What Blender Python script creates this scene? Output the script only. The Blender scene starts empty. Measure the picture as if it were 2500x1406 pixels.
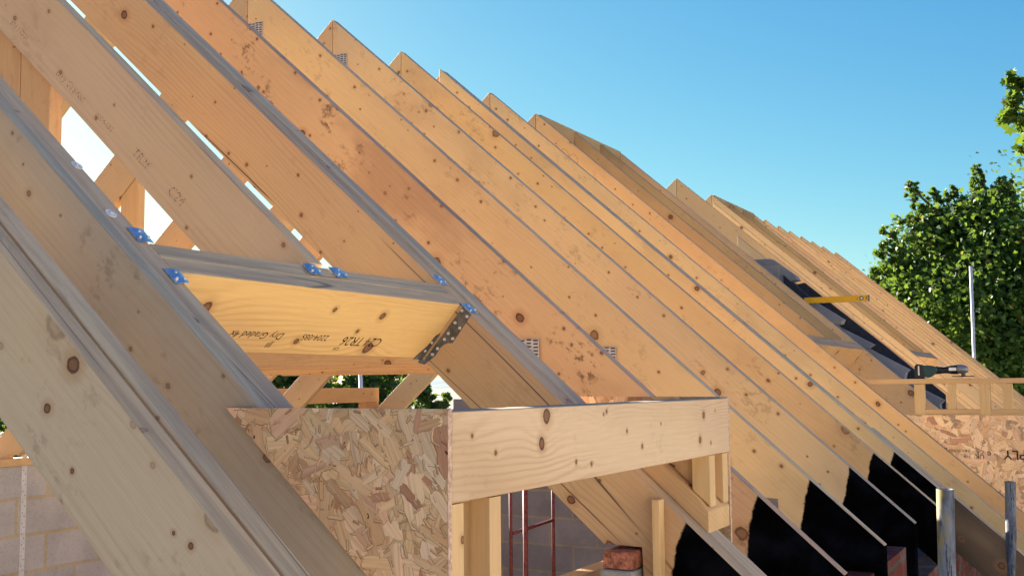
import bpy, bmesh, math, random
import numpy as np
from mathutils import Vector, Matrix
random.seed(7); RNG = np.random.default_rng(7)
scene = bpy.context.scene
COL = scene.collection
R = math.radians

# ------------------------------------------------------------------ roof geometry (metres, eye level is z = 0)
RP = R(41.163); TP = math.tan(RP); CP = math.cos(RP); SP = math.sin(RP)
H0 = -1.15856; YR = 3.5227; YE = 0.6985; DEP = 0.195; YB = 2 * YR
HR = H0 + TP * YR
GROUND = -3.4
def rz(y, o=0.0): return H0 + TP * y - o / CP            # front roof plane, o = depth below it
def bz(y, o=0.0): return H0 + TP * (YB - y) - o / CP     # rear roof plane

# ------------------------------------------------------------------ object helpers
def tag(o, label=None, cat=None, group=None, kind=None):
    if label: o['label'] = label
    if cat: o['category'] = cat
    if group: o['group'] = group
    if kind: o['kind'] = kind
    return o
def world_of(o):
    m = o.matrix_basis.copy(); p = o.parent
    while p is not None:
        m = p.matrix_basis @ m; p = p.parent
    return m
def link(name, me, mats, world=None, parent=None, tint=(1, 1, 1, 0)):
    o = bpy.data.objects.new(name, me); COL.objects.link(o)
    if me is not None:
        for m in (mats if isinstance(mats, (list, tuple)) else [mats]): me.materials.append(m)
    o.color = tint
    world = world or Matrix()
    if parent is not None:
        o.parent = parent; o.matrix_basis = world_of(parent).inverted() @ world
    else: o.matrix_basis = world
    return o
def empty(name, loc, label, cat, group=None):
    o = bpy.data.objects.new(name, None); COL.objects.link(o); o.empty_display_size = .1
    o.matrix_basis = Matrix.Translation(Vector(loc))
    return tag(o, label, cat, group)
def frame(origin, ydir, zdir):
    y = Vector(ydir).normalized(); z = Vector(zdir); z = (z - y * z.dot(y)).normalized(); x = y.cross(z)
    m = Matrix((x, y, z)).transposed().to_4x4(); m.translation = Vector(origin); return m
def finish(name, bm, mats, world=None, parent=None, tint=(1, 1, 1, 0), bev=0.0, smooth=False):
    if bev: bmesh.ops.bevel(bm, geom=bm.edges[:], offset=bev, segments=1, affect='EDGES', profile=.6)
    bmesh.ops.recalc_face_normals(bm, faces=bm.faces[:])
    if smooth:
        for f in bm.faces: f.smooth = True
    me = bpy.data.meshes.new(name); bm.to_mesh(me); bm.free()
    return link(name, me, mats, world, parent, tint)
def prism_bm(pts, x0, x1, bm=None):
    """extrude a (y,z) outline along x"""
    bm = bm or bmesh.new()
    a = [bm.verts.new((x0, p[0], p[1])) for p in pts]; b = [bm.verts.new((x1, p[0], p[1])) for p in pts]
    n = len(pts); bm.faces.new(a); bm.faces.new(b[::-1])
    for i in range(n): bm.faces.new((a[i], b[i], b[(i + 1) % n], a[(i + 1) % n]))
    return bm
def box_bm(x0, x1, y0, y1, z0, z1, bm=None):
    return prism_bm([(y0, z0), (y1, z0), (y1, z1), (y0, z1)], x0, x1, bm)
def cyl_bm(p0, p1, r, n=20, r1=None, bm=None, cap=True):
    bm = bm or bmesh.new(); p0 = Vector(p0); p1 = Vector(p1); d = (p1 - p0).normalized()
    a = d.orthogonal().normalized(); b = d.cross(a); r1 = r if r1 is None else r1
    va = [bm.verts.new(p0 + (a * math.cos(t) + b * math.sin(t)) * r) for t in [2 * math.pi * i / n for i in range(n)]]
    vb = [bm.verts.new(p1 + (a * math.cos(t) + b * math.sin(t)) * r1) for t in [2 * math.pi * i / n for i in range(n)]]
    for i in range(n): bm.faces.new((va[i], va[(i + 1) % n], vb[(i + 1) % n], vb[i])).smooth = True
    if cap: bm.faces.new(va[::-1]); bm.faces.new(vb)
    return bm

# ------------------------------------------------------------------ node helpers
class NT:
    def __init__(s, name):
        s.mat = bpy.data.materials.new(name); s.mat.use_nodes = True; s.t = s.mat.node_tree; s.t.nodes.clear()
    def n(s, typ, ins=None, out=0, **props):
        nd = s.t.nodes.new(typ)
        for k, v in props.items(): setattr(nd, k, v)
        for k, v in (ins or {}).items():
            if isinstance(v, bpy.types.NodeSocket): s.t.links.new(v, nd.inputs[k])
            else: nd.inputs[k].default_value = v
        return nd.outputs[out] if len(nd.outputs) else nd
    def m(s, op, a, b=0.0, c=0.0, clamp=False):
        return s.n('ShaderNodeMath', {0: a, 1: b, 2: c}, operation=op, use_clamp=clamp)
    def v(s, op, a, b=(0, 0, 0)): return s.n('ShaderNodeVectorMath', {0: a, 1: b}, operation=op)
    def comb(s, x, y, z): return s.n('ShaderNodeCombineXYZ', {0: x, 1: y, 2: z})
    def noise(s, vec, scale, detail=3, rough=.55, out=0):
        return s.n('ShaderNodeTexNoise', {'Vector': vec, 'Scale': scale, 'Detail': detail, 'Roughness': rough}, out)
    def ramp(s, fac, lo, hi):   # smooth 0..1 step
        return s.n('ShaderNodeMapRange', {0: fac, 1: lo, 2: hi, 3: 0., 4: 1.}, interpolation_type='SMOOTHSTEP')
    def mix(s, f, a, b, mode='MIX'):
        nd = s.t.nodes.new('ShaderNodeMix'); nd.data_type = 'RGBA'; nd.blend_type = mode; nd.clamp_factor = True
        for i, v in ((0, f), (6, a), (7, b)):
            if isinstance(v, bpy.types.NodeSocket): s.t.links.new(v, nd.inputs[i])
            else: nd.inputs[i].default_value = v if i == 0 else (*v[:3], 1)
        return nd.outputs[2]
    def out(s, col, rough=.6, bump=None, bdist=.002, metal=0., spec=.3, bstr=.6):
        ins = {'Base Color': col if isinstance(col, bpy.types.NodeSocket) else (*col[:3], 1), 'Roughness': rough, 'Metallic': metal, 'Specular IOR Level': spec}
        if bump is not None: ins['Normal'] = s.n('ShaderNodeBump', {'Height': bump, 'Distance': bdist, 'Strength': bstr})
        b = s.n('ShaderNodeBsdfPrincipled', ins)
        s.n('ShaderNodeOutputMaterial', {'Surface': b}); return s.mat

def wood(name, base=(.72, .495, .255), late=(.50, .285, .12), ring=.016, contrast=.35, knots=(), spots=1.0, tail=None, weather=0.0, saw=0.0, cracks=0.0):
    s = NT(name)
    tc = s.n('ShaderNodeTexCoord', out=3)
    info = s.t.nodes.new('ShaderNodeObjectInfo'); rnd = info.outputs['Random']; tint = info.outputs['Color']; dirt = info.outputs['Alpha']
    sh = s.comb(s.m('MULTIPLY', rnd, 37.), s.m('MULTIPLY', rnd, 91.), s.m('MULTIPLY', rnd, 53.))
    P0 = tc if knots else s.v('ADD', tc, sh)
    sx = s.n('ShaderNodeSeparateXYZ', {0: tc}); sep = sx.node
    px, py, pz = sep.outputs
    S = s.v('MULTIPLY', P0, (1., .09, 1.)); S2 = s.v('MULTIPLY', P0, (.8, .35, 1.))
    nA = s.noise(S, 7., 3); nB = s.noise(S2, 2.2, 2); nC = s.noise(S2, 5., 2)
    # knots scattered by voronoi (elongated through the thickness)
    sp0 = s.n('ShaderNodeSeparateXYZ', {0: P0}).node; VK = s.comb(s.m('MULTIPLY', sp0.outputs[1], .85), s.m('ADD', sp0.outputs[2], s.m('MULTIPLY', px, .4)), 0.)
    def vor(scale, radius, keep):
        vd = s.t.nodes.new('ShaderNodeTexVoronoi'); vd.voronoi_dimensions = '2D'; s.t.links.new(VK, vd.inputs['Vector']); vd.inputs['Scale'].default_value = scale
        c = s.n('ShaderNodeSeparateColor', {0: vd.outputs['Color']}).node
        k = s.m('GREATER_THAN', c.outputs[0], keep)
        d = s.m('ADD', vd.outputs['Distance'], s.m('MULTIPLY', s.m('SUBTRACT', s.noise(P0, 60., 2), .5), radius * .9))
        r = s.m('MULTIPLY', s.m('ADD', c.outputs[1], .45), radius)
        q = s.m('DIVIDE', d, r)
        return q, k
    q1, k1 = vor(3.4, .036, .36); q2, k2 = vor(8.5, .034, .30); q3, k3 = vor(1.9, .028, .40)
    bumpk = s.m('MULTIPLY', s.m('EXPONENT', s.m('MULTIPLY', s.m('MULTIPLY', q1, q1), -.12)), k1)
    hero = None; warp = None
    for (ky, kz, kr) in knots:
        dy = s.m('DIVIDE', s.m('SUBTRACT', py, ky), kr * 1.0); dz = s.m('DIVIDE', s.m('SUBTRACT', pz, kz), kr * 1.0)
        wob = s.m('MULTIPLY', s.m('SUBTRACT', s.noise(P0, 45., 2), .5), .9)
        d2 = s.m('ADD', s.m('MULTIPLY', dy, dy), s.m('MULTIPLY', dz, dz))
        q = s.m('ADD', s.m('SQRT', d2), wob)
        e = s.m('MULTIPLY', s.m('EXPONENT', s.m('MULTIPLY', s.m('ADD', s.m('MULTIPLY', s.m('MULTIPLY', dy, dy), .035), s.m('MULTIPLY', s.m('MULTIPLY', dz, dz), .10)), -1.)), kr * s_sign(kz))
        warp = e if warp is None else s.m('ADD', warp, e)
        hero = q if hero is None else s.m('MINIMUM', hero, q)
    ph = s.m('ADD', pz, s.m('MULTIPLY', px, .5))
    ph = s.m('ADD', ph, s.m('MULTIPLY', s.m('SUBTRACT', nA, .5), .11))
    ph = s.m('ADD', ph, s.m('MULTIPLY', s.m('SUBTRACT', nB, .5), .10))
    ph = s.m('ADD', ph, s.m('MULTIPLY', bumpk, .018))
    if warp is not None: ph = s.m('ADD', ph, s.m('MULTIPLY', warp, 1.6))
    band = s.m('ADD', s.m('MULTIPLY', s.m('SINE', s.m('MULTIPLY', ph, 2 * math.pi / ring)), .5), .5)
    band = s.m('POWER', band, 2.6)
    mod = s.ramp(s.noise(s.v('MULTIPLY', P0, (.5, .25, 1.3)), 4.5, 1), .36, .66)
    fac = s.m('MULTIPLY', band, s.m('MULTIPLY', s.m('ADD', s.m('MULTIPLY', mod, .85), .15), contrast))
    col = s.mix(fac, base, late)
    # broad colour drift: pinkish heartwood and yellower sapwood
    col = s.mix(s.m('MULTIPLY', s.ramp(nB, .42, .68), .55), col, s.mix(.6, col, (.62, .36, .21)))
    col = s.mix(s.m('MULTIPLY', s.ramp(nC, .45, .75), .40), col, s.mix(.6, col, (.70, .50, .22)))
    fib = s.noise(s.v('MULTIPLY', P0, (1., .035, 1.)), 260., 2)
    col = s.mix(s.m('MULTIPLY', s.m('SUBTRACT', fib, .3), .38), col, s.mix(.75, col, (.26, .13, .05)))
    lg = s.noise(s.v('MULTIPLY', P0, (1., .35, 1.2)), 1.5, 3, .6)
    col = s.mix(s.m('MULTIPLY', s.ramp(lg, .36, .64), .30), col, s.mix(.55, col, (.34, .20, .11)))
    # knots
    def knot(col, q, k, strength=1.):
        body = s.m('MULTIPLY', s.m('SUBTRACT', 1., s.ramp(q, .8, 1.15)), k)
        halo = s.m('MULTIPLY', s.m('MULTIPLY', s.m('SUBTRACT', 1., s.ramp(q, 1., 3.0)), k), .42)
        rim = s.m('MULTIPLY', s.m('MULTIPLY', s.ramp(q, .55, .85), s.m('SUBTRACT', 1., s.ramp(q, .95, 1.2))), k)
        col = s.mix(s.m('MULTIPLY', halo, strength), col, (.40, .19, .07))
        col = s.mix(s.m('MULTIPLY', body, .92 * strength), col, (.20, .085, .035))
        return s.mix(s.m('MULTIPLY', rim, .8 * strength), col, (.055, .022, .012))
    if spots > 0:
        col = knot(col, q1, k1, spots); col = knot(col, q3, k3, spots * .8); col = knot(col, q2, k2, spots * .9)
    if hero is not None: col = knot(col, hero, 1.)
    # handling dirt, smears and scuffs
    sm = s.noise(s.v('MULTIPLY', P0, (1., .8, 1.)), 5., 5, .7)
    smear = s.m('MULTIPLY', s.ramp(sm, .50, .62), s.ramp(s.noise(s.v('MULTIPLY', P0, (1., .55, 1.)), 42., 3, .7), .50, .62))
    col = s.mix(s.m('MULTIPLY', smear, s.m('ADD', s.m('MULTIPLY', dirt, .85), .05)), col, (.13, .065, .032))
    stain = s.ramp(s.noise(s.v('MULTIPLY', P0, (1., .5, 1.)), 2.6, 4, .6), .48, .66)
    col = s.mix(s.m('MULTIPLY', stain, s.m('ADD', s.m('MULTIPLY', dirt, .35), .20)), col, (.36, .20, .11))
    if cracks:
        cn = s.noise(s.v('MULTIPLY', P0, (1., .05, 1.)), 4.2, 2)
        ck = s.m('MULTIPLY', s.m('SUBTRACT', 1., s.ramp(s.m('ABSOLUTE', s.m('SUBTRACT', cn, .5)), .0, .006)), s.ramp(s.noise(s.v('MULTIPLY', P0, (0., 1., 0.)), 1.1, 1), .46, .52))
        col = s.mix(s.m('MULTIPLY', ck, cracks), col, (.05, .03, .02))
    if saw:
        w = s.m('ADD', py, s.m('MULTIPLY', pz, .12))
        wv = s.m('ADD', s.m('MULTIPLY', s.m('SINE', s.m('MULTIPLY', w, 2 * math.pi / .0065)), .5), .5)
        col = s.mix(s.m('MULTIPLY', wv, saw), col, s.mix(.5, col, (.2, .12, .06)))
    if weather:
        g = s.m('MULTIPLY', s.ramp(s.noise(s.v('MULTIPLY', P0, (1., .05, 1.)), 26., 4, .75), .38, .64), weather)
        col = s.mix(weather * .55, col, (.40, .36, .29)); col = s.mix(g, col, (.17, .15, .125))
    col = s.mix(1., col, tint, 'MULTIPLY')
    bump = s.m('ADD', s.m('MULTIPLY', fib, .5), s.m('MULTIPLY', band, .3))
    rough = .62
    if tail is not None:
        # bitumen paint brushed on the rafter end, ragged plumb edge
        wy = s.m('SUBTRACT', s.m('MULTIPLY', py, CP), s.m('MULTIPLY', pz, SP)); wz = s.m('ADD', s.m('MULTIPLY', py, SP), s.m('MULTIPLY', pz, CP))
        ed = s.m('ADD', wy, s.m('MULTIPLY', s.m('SUBTRACT', s.noise(s.comb(s.m('MULTIPLY', rnd, 9.), 0., wz), 9., 2), .5), .035))
        ed = s.m('ADD', ed, s.m('MULTIPLY', s.m('SUBTRACT', s.noise(tc, 110., 4, .75), .5), .011))
        ed = s.m('ADD', ed, s.m('MULTIPLY', s.m('EXPONENT', s.m('MULTIPLY', pz, 8.)), .050))
        ed = s.m('ADD', ed, s.m('MULTIPLY', s.m('SUBTRACT', rnd, .5), .03))
        pm = s.m('SUBTRACT', 1., s.ramp(ed, tail - .003, tail + .003))
        pc = s.mix(s.ramp(s.noise(P0, 9., 3), .4, .7), (.0016, .0016, .0018), (.005, .0055, .008))
        col = s.mix(pm, col, pc)
    spec = .25
    if tail is not None: spec = s.m('MULTIPLY', s.m('SUBTRACT', 1., pm), .25); rough = s.m('ADD', .62, s.m('MULTIPLY', pm, .3))
    return s.out(col, rough, bump, .0012, 0., spec)
def s_sign(z): return 1.0 if z > -.09 else -1.0

# ------------------------------------------------------------------ materials
W_RAFT = wood('pine_planed', contrast=.22)
W_TAIL = wood('pine_with_bitumen_end', tail=.302, contrast=.22)
W_TOP = wood('pine_weathered_edge', base=(.50, .39, .26), contrast=.5, weather=.55, spots=.6)
W_GREY = wood('pine_grey_edge', base=(.56, .45, .29), contrast=.7, weather=.50, spots=.8, cracks=.95)
W_NEAR = wood('pine_rough_sawn', base=(.55, .41, .29), late=(.40, .27, .17), contrast=.35, saw=.08, ring=.02, spots=.8)
W_CRACK = wood('pine_checked', base=(.60, .43, .24), late=(.40, .23, .10), contrast=.45, saw=.10, cracks=.95)
W_DARK = wood('pine_dark_stained', base=(.045, .036, .027), late=(.025, .02, .014), contrast=.6)
W_REAR = wood('pine_rear', base=(.70, .48, .24), contrast=.35)

def plain(name, col, rough=.5, metal=0., var=.15, scale=20., bump=0.):
    s = NT(name); tc = s.n('ShaderNodeTexCoord', out=3)
    n = s.noise(tc, scale, 4, .65)
    c = s.mix(s.ramp(n, .3, .7), tuple(x * (1 - var) for x in col), tuple(min(1, x * (1 + var)) for x in col))
    return s.out(c, rough, n if bump else None, bump or .001, metal, .4)
GALV = plain('galvanised_steel', (.60, .62, .64), .34, .9, .22, 60.)
GALV_D = plain('galvanised_steel_dull', (.16, .16, .165), .5, .75, .3, 40.)
STRAP = plain('galvanised_strap_white', (.62, .61, .60), .55, .2, .1, 30.)
PLATE = plain('galvanised_plate_matt', (.50, .45, .43), .6, .25, .25, 60.)
HOLE = plain('punched_hole', (.02, .018, .016), .8)
def ink(name, col, lo, hi):
    s = NT(name); tc = s.n('ShaderNodeTexCoord', out=3)
    d = s.n('ShaderNodeBsdfDiffuse', {'Color': (*col, 1)}); t = s.n('ShaderNodeBsdfTransparent')
    f = s.ramp(s.noise(tc, 160., 4, .75), lo, hi)
    s.n('ShaderNodeOutputMaterial', {'Surface': s.n('ShaderNodeMixShader', {0: f, 1: d, 2: t})}); return s.mat
INK = ink('stamp_ink', (.04, .025, .018), .56, .68)
INK_F = ink('stamp_ink_faded', (.20, .12, .07), .38, .56)
BLACKP = plain('black_plastic', (.012, .013, .015), .45)
TEAL = plain('teal_plastic', (.01, .05, .055), .4)
SILV = plain('cast_aluminium', (.24, .24, .26), .45, .5)
YELL = plain('yellow_enamel', (.80, .40, .012), .3, 0., .06)
WHITE = plain('white_plastic', (.75, .75, .72), .4)
REDST = plain('red_oxide_paint', (.15, .026, .022), .6, 0., .45, 40.)
MORT = plain('concrete', (.30, .29, .27), .9, 0., .2, 30.)

def pipe_mat():
    s = NT('scaffold_tube_steel'); tc = s.n('ShaderNodeTexCoord', out=3)
    a = s.noise(s.v('MULTIPLY', tc, (1, 1, .35)), 22., 5, .7); b = s.noise(s.v('MULTIPLY', tc, (1, 1, .12)), 60., 4, .7); y = s.noise(s.v('MULTIPLY', tc, (1, 1, .5)), 9., 3)
    c = s.mix(s.ramp(a, .35, .65), (.09, .09, .095), (.27, .265, .26))
    c = s.mix(s.m('MULTIPLY', s.ramp(b, .56, .64), .85), c, (.025, .022, .02))
    c = s.mix(s.m('MULTIPLY', s.ramp(y, .56, .64), .75), c, (.42, .30, .07))
    return s.out(c, .6, a, .001, .05, .15)
PIPE = pipe_mat()
PIPE_Y = None

def block_mat(name, ax, bw, bh, c1, c2, mort, mw, var=.3, bump=.004):
    s = NT(name); tc = s.n('ShaderNodeTexCoord', out=3); sep = s.n('ShaderNodeSeparateXYZ', {0: tc}).node
    along = s.m('ADD', sep.outputs[ax], s.m('MULTIPLY', sep.outputs[1 - ax], 1.0))
    jit = s.m('MULTIPLY', s.m('SUBTRACT', s.noise(tc, 9., 2), .5), .012)
    v = s.comb(s.m('ADD', along, jit), s.m('ADD', sep.outputs[2], jit), 0.)
    bt = s.t.nodes.new('ShaderNodeTexBrick'); s.t.links.new(v, bt.inputs['Vector'])
    bt.inputs['Scale'].default_value = 1.; bt.inputs['Brick Width'].default_value = bw; bt.inputs['Row Height'].default_value = bh
    bt.inputs['Mortar Size'].default_value = mw; bt.inputs['Mortar Smooth'].default_value = .25; bt.inputs['Bias'].default_value = 0.
    bt.inputs['Color1'].default_value = (*c1, 1); bt.inputs['Color2'].default_value = (*c2, 1); bt.inputs['Mortar'].default_value = (*mort, 1)
    n1 = s.noise(tc, 3.2, 4, .6); n2 = s.noise(tc, 70., 3, .7); n3 = s.noise(tc, 7., 3)
    c = s.mix(s.m('MULTIPLY', s.ramp(n1, .40, .66), var), bt.outputs['Color'], s.mix(.6, bt.outputs['Color'], (.05, .05, .055)))
    c = s.mix(s.m('MULTIPLY', s.ramp(n3, .5, .7), var * .8), c, s.mix(.5, c, (.42, .39, .38)))
    c = s.mix(s.m('MULTIPLY', s.ramp(n2, .5, .7), .35), c, s.mix(.5, c, (.06, .055, .05)))
    h = s.m('ADD', s.m('MULTIPLY', bt.outputs['Fac'], -1.), s.m('MULTIPLY', n2, .25))
    return s.out(c, .92, h, bump, 0., .1)
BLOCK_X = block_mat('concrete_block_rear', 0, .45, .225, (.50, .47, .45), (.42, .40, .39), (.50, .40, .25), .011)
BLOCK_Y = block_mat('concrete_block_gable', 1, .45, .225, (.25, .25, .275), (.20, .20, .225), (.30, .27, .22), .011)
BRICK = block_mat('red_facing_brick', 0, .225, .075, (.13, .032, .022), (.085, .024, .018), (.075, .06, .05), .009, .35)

def osb_mat():
    s = NT('osb_strands'); at = s.n('ShaderNodeAttribute', attribute_name='Col', out=0)
    uv = s.n('ShaderNodeUVMap', uv_map='UVMap'); tc = s.n('ShaderNodeTexCoord', out=3)
    f = s.noise(s.v('MULTIPLY', uv, (6., 230., 1.)), 1., 3, .65); g = s.noise(s.v('MULTIPLY', uv, (14., 60., 1.)), 1., 2)
    c = s.mix(s.m('MULTIPLY', s.ramp(f, .42, .72), .5), at, s.mix(.7, at, (.16, .07, .035)))
    c = s.mix(s.m('MULTIPLY', s.ramp(g, .5, .75), .35), c, s.mix(.5, c, (.75, .58, .40)))
    k = s.noise(tc, 95., 2, .5); c = s.mix(s.ramp(k, .735, .77), c, (.05, .02, .015))
    return s.out(c, .55, f, .0008, 0., .3)
OSB = osb_mat()
OSB_CORE = plain('osb_core', (.48, .30, .17), .7, 0., .3, 60.)
OSB_EDGE = plain('osb_edge', (.55, .36, .26), .8, 0., .35, 120., .001)

# ------------------------------------------------------------------ timber builders
BOW = random.Random(11)
def local_pts(m, x, pts):
    inv = m.inverted(); return [tuple(inv @ Vector((x, p[0], p[1])))[1:] for p in pts]
def rafter_mesh_obj(name, pts, x0, x1, m, mats, parent, tint, face_rule=True, bev=.0016):
    """pts: outline in world (y,z); m: local frame (y along the timber)"""
    inv = m.inverted(); xm = (x0 + x1) / 2
    lp = local_pts(m, xm, pts); hw = abs(x1 - x0) / 2
    bm = prism_bm(lp, -hw, hw)
    if bev: bmesh.ops.bevel(bm, geom=bm.edges[:], offset=bev, segments=1, affect='EDGES', profile=.6)
    ys = [v.co.y for v in bm.verts]; L = max(ys) - min(ys); y0_ = min(ys)
    if L > 1.2:
        for k in range(1, 8): bmesh.ops.bisect_plane(bm, geom=bm.verts[:] + bm.edges[:] + bm.faces[:], plane_co=(0, y0_ + L * k / 8, 0), plane_no=(0, 1, 0))
        a1, a2, p1, p2 = BOW.uniform(-.004, .004), BOW.uniform(-.003, .003), BOW.uniform(0, 6), BOW.uniform(0, 6)
        for v in bm.verts:
            t_ = (v.co.y - y0_) / L; w_ = math.sin(math.pi * t_)
            v.co.x += a1 * w_ + .0012 * math.sin(9 * t_ + p1) * w_; v.co.z += a2 * w_ * .6 + .0012 * math.sin(11 * t_ + p2) * w_
    bmesh.ops.recalc_face_normals(bm, faces=bm.faces[:])
    # long top edge gets the weathered material
    for f in bm.faces:
        if face_rule and f.normal.z > .7: f.material_index = 1
    me = bpy.data.meshes.new(name); bm.to_mesh(me); bm.free()
    return link(name, me, mats, m, parent, tint)

def front_pts(y0=YE, y1=YR - .0015, notch=True, dep=DEP, perp=False):
    pts = [(y0, rz(y0)), (y1, rz(y1)), (y1, rz(y1, dep))]
    if notch:
        zs = -.405; yn = (zs - H0 + dep / CP) / TP
        pts += [(yn, zs), (1.053, zs), (1.053, rz(1.053, dep))]
    if perp: return pts + [(y0 + dep * SP, rz(y0) - dep * CP)]
    return pts + [(y0, rz(y0, dep))]
def back_pts(y0=YB - YE, y1=YR + .0015, dep=DEP):
    zs = -.405; yn = YB - (zs - H0 + dep / CP) / TP; yh = YB - 1.053
    return [(y0, bz(y0)), (y1, bz(y1)), (y1, bz(y1, dep)), (yn, zs), (yh, zs), (yh, bz(yh, dep)), (y0, bz(y0, dep))]
def ffront(x, y0=YE): return frame((x, y0, rz(y0)), (0, CP, SP), (0, -SP, CP))
def fback(x): return frame((x, YB - YE, bz(YB - YE)), (0, -CP, SP), (0, SP, CP))

TINTS = [(1, 1, 1), (1.0, .93, .90), (.97, 1., .97), (1.05, 1.02, .93), (.90, .88, .90), (1.02, .98, .86)]
def tint(i, dirt=.1, mul=1.0):
    t = TINTS[i % len(TINTS)]; mul *= 1.05; return (t[0] * mul, t[1] * mul, t[2] * mul, dirt)
def front(xf, label, i, black=False, dirt=.1, w=.044, group='front slope rafters', y0=YE, y1=YR - .0015, notch=True, mats=None, name='rafter', parent=None, tn=None, cat='rafter', perp=False):
    x0 = xf - w; m = ffront((x0 + xf) / 2, y0)
    mats = mats or [W_TAIL if black else W_RAFT, W_TOP]
    o = rafter_mesh_obj(name, front_pts(y0, y1, notch, DEP, perp), x0, xf, m, mats, parent, tn or tint(i, dirt))
    if parent is None: tag(o, label, cat, group)
    return o
def back(xf, label, i, w=.047, parent=None, name='rafter', y0=YB - YE):
    x0 = xf - w
    o = rafter_mesh_obj(name, back_pts(y0), x0, xf, fback((x0 + xf) / 2), [W_REAR, W_TOP], parent, tint(i, .05))
    if parent is None: tag(o, label, 'rafter', 'rear slope rafters')
    return o
def beam(name, p0, p1, w, d, up=(0, 0, 1), mats=None, parent=None, tn=(1, 1, 1, .05), bev=.0016, side=0., top2=False, mod=None):
    """straight timber: top centre line runs p0 -> p1, width w, depth d"""
    m = frame(p0, Vector(p1) - Vector(p0), up); L = (Vector(p1) - Vector(p0)).length
    bm = box_bm(-w / 2 + side, w / 2 + side, 0, L, -d, 0)
    if mod: mod(bm)
    if bev: bmesh.ops.bevel(bm, geom=bm.edges[:], offset=bev, segments=1, affect='EDGES', profile=.6)
    bmesh.ops.recalc_face_normals(bm, faces=bm.faces[:])
    if top2:
        for f in bm.faces:
            if f.normal.z > .7: f.material_index = 1
    me = bpy.data.meshes.new(name); bm.to_mesh(me); bm.free()
    return link(name, me, mats or W_RAFT, m, parent, tn)

def text_obj(name, s, size, origin, right, up, mat, parent, shear=0., bold=0.):
    c = bpy.data.curves.new(name, 'FONT'); c.body = s; c.size = size; c.shear = shear; c.offset = bold; c.resolution_u = 2
    t = bpy.data.objects.new(name, c); COL.objects.link(t)
    dg = bpy.context.evaluated_depsgraph_get(); me = bpy.data.meshes.new_from_object(t.evaluated_get(dg))
    bpy.data.objects.remove(t); bpy.data.curves.remove(c); me.materials.clear(); me.name = name
    r = Vector(right).normalized(); u = Vector(up).normalized(); n = r.cross(u)
    m = Matrix((r, u, n)).transposed().to_4x4(); m.translation = Vector(origin)
    return link(name, me, mat, m, parent)

def ord_(n): return ['zeroth', 'first', 'second', 'third', 'fourth', 'fifth', 'sixth', 'seventh', 'eighth', 'ninth', 'tenth', 'eleventh', 'twelfth', 'thirteenth', 'fourteenth', 'fifteenth', 'sixteenth'][n]

# ------------------------------------------------------------------ nearest timbers (doubled)
W_N1 = wood('pine_rough_sawn_knotty', base=(.57, .45, .335), late=(.42, .31, .21), contrast=.42, saw=.06, ring=.018, spots=.35, knots=[(.914, -.024, .0135), (.911, -.110, .0075), (.556, -.054, .005), (.805, -.142, .004), (.592, -.064, .0035), (1.36, -.07, .007), (1.09, -.15, .0035)])
N1 = empty('double_rafter', (1.233, 1.0, rz(1.0)), 'nearest double rafter with a dark gap between its two grey plies, bottom left corner', 'double rafter')
front(1.2275, None, 0, parent=N1, name='ply', mats=[W_N1, W_GREY], tn=(1.05, .99, .90, .25), w=.045)
front(1.2825, None, 1, parent=N1, name='ply', mats=[W_NEAR, W_GREY], tn=(.97, .97, .95, .1), w=.046)
N2 = empty('double_rafter', (1.53, 1.0, rz(1.0)), 'double rafter behind the OSB dormer cheek, with two round washers on its top', 'double rafter')
front(1.505, None, 2, parent=N2, name='ply', mats=[W_NEAR, W_GREY], tn=(.82, .92, 1.0, .35), w=.033)
front(1.5641, None, 3, parent=N2, name='ply', mats=[W_NEAR, W_GREY], tn=(.92, .90, .90, .15), w=.0585)
def on_roof(x, y, lift): return Vector((x, y, rz(y))) + Vector((0, -SP, CP)) * lift
NR = Vector((0, -SP, CP)); UPS = Vector((0, CP, SP))
for (wx, wy) in ((1.551, 1.843), (1.527, 1.714)):
    bm = cyl_bm(on_roof(wx, wy, .0), on_roof(wx, wy, .0022), .0125, 24)
    cyl_bm(on_roof(wx, wy, .0022), on_roof(wx, wy, .005), .004, 12, .003, bm)
    finish('washer', bm, STRAP, None, N2)

N3 = front(2.1236, 'trimmed rafter with a faded grade stamp, ending on the short trimmer below', 4, y0=1.658, perp=True, notch=False, mats=[W_NEAR, W_GREY], tn=(1.14, 1.04, .92, .1), group='front slope rafters')
back(2.1236, 'rear slope rafter behind the stamped trimmed rafter', 2)
R2 = empty('double_rafter', (2.7, 1.0, rz(1.0)), 'double rafter with a long crack along its face, carrying the right end of the trimmer', 'double rafter')
front(2.700, None, 1, parent=R2, name='ply', mats=[wood('pine_checked_bitumen_end', base=(.60, .43, .24), late=(.40, .23, .10), contrast=.45, saw=.08, cracks=.95, tail=.295), W_GREY], tn=(1.0, .93, .86, .1), w=.061)
front(2.7756, None, 2, black=True, parent=R2, name='ply', mats=[W_TAIL, W_GREY], tn=(1, 1, 1, .1), w=.0735)
back(2.70, 'rear slope rafter paired with the cracked double rafter', 3, w=.061)

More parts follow.
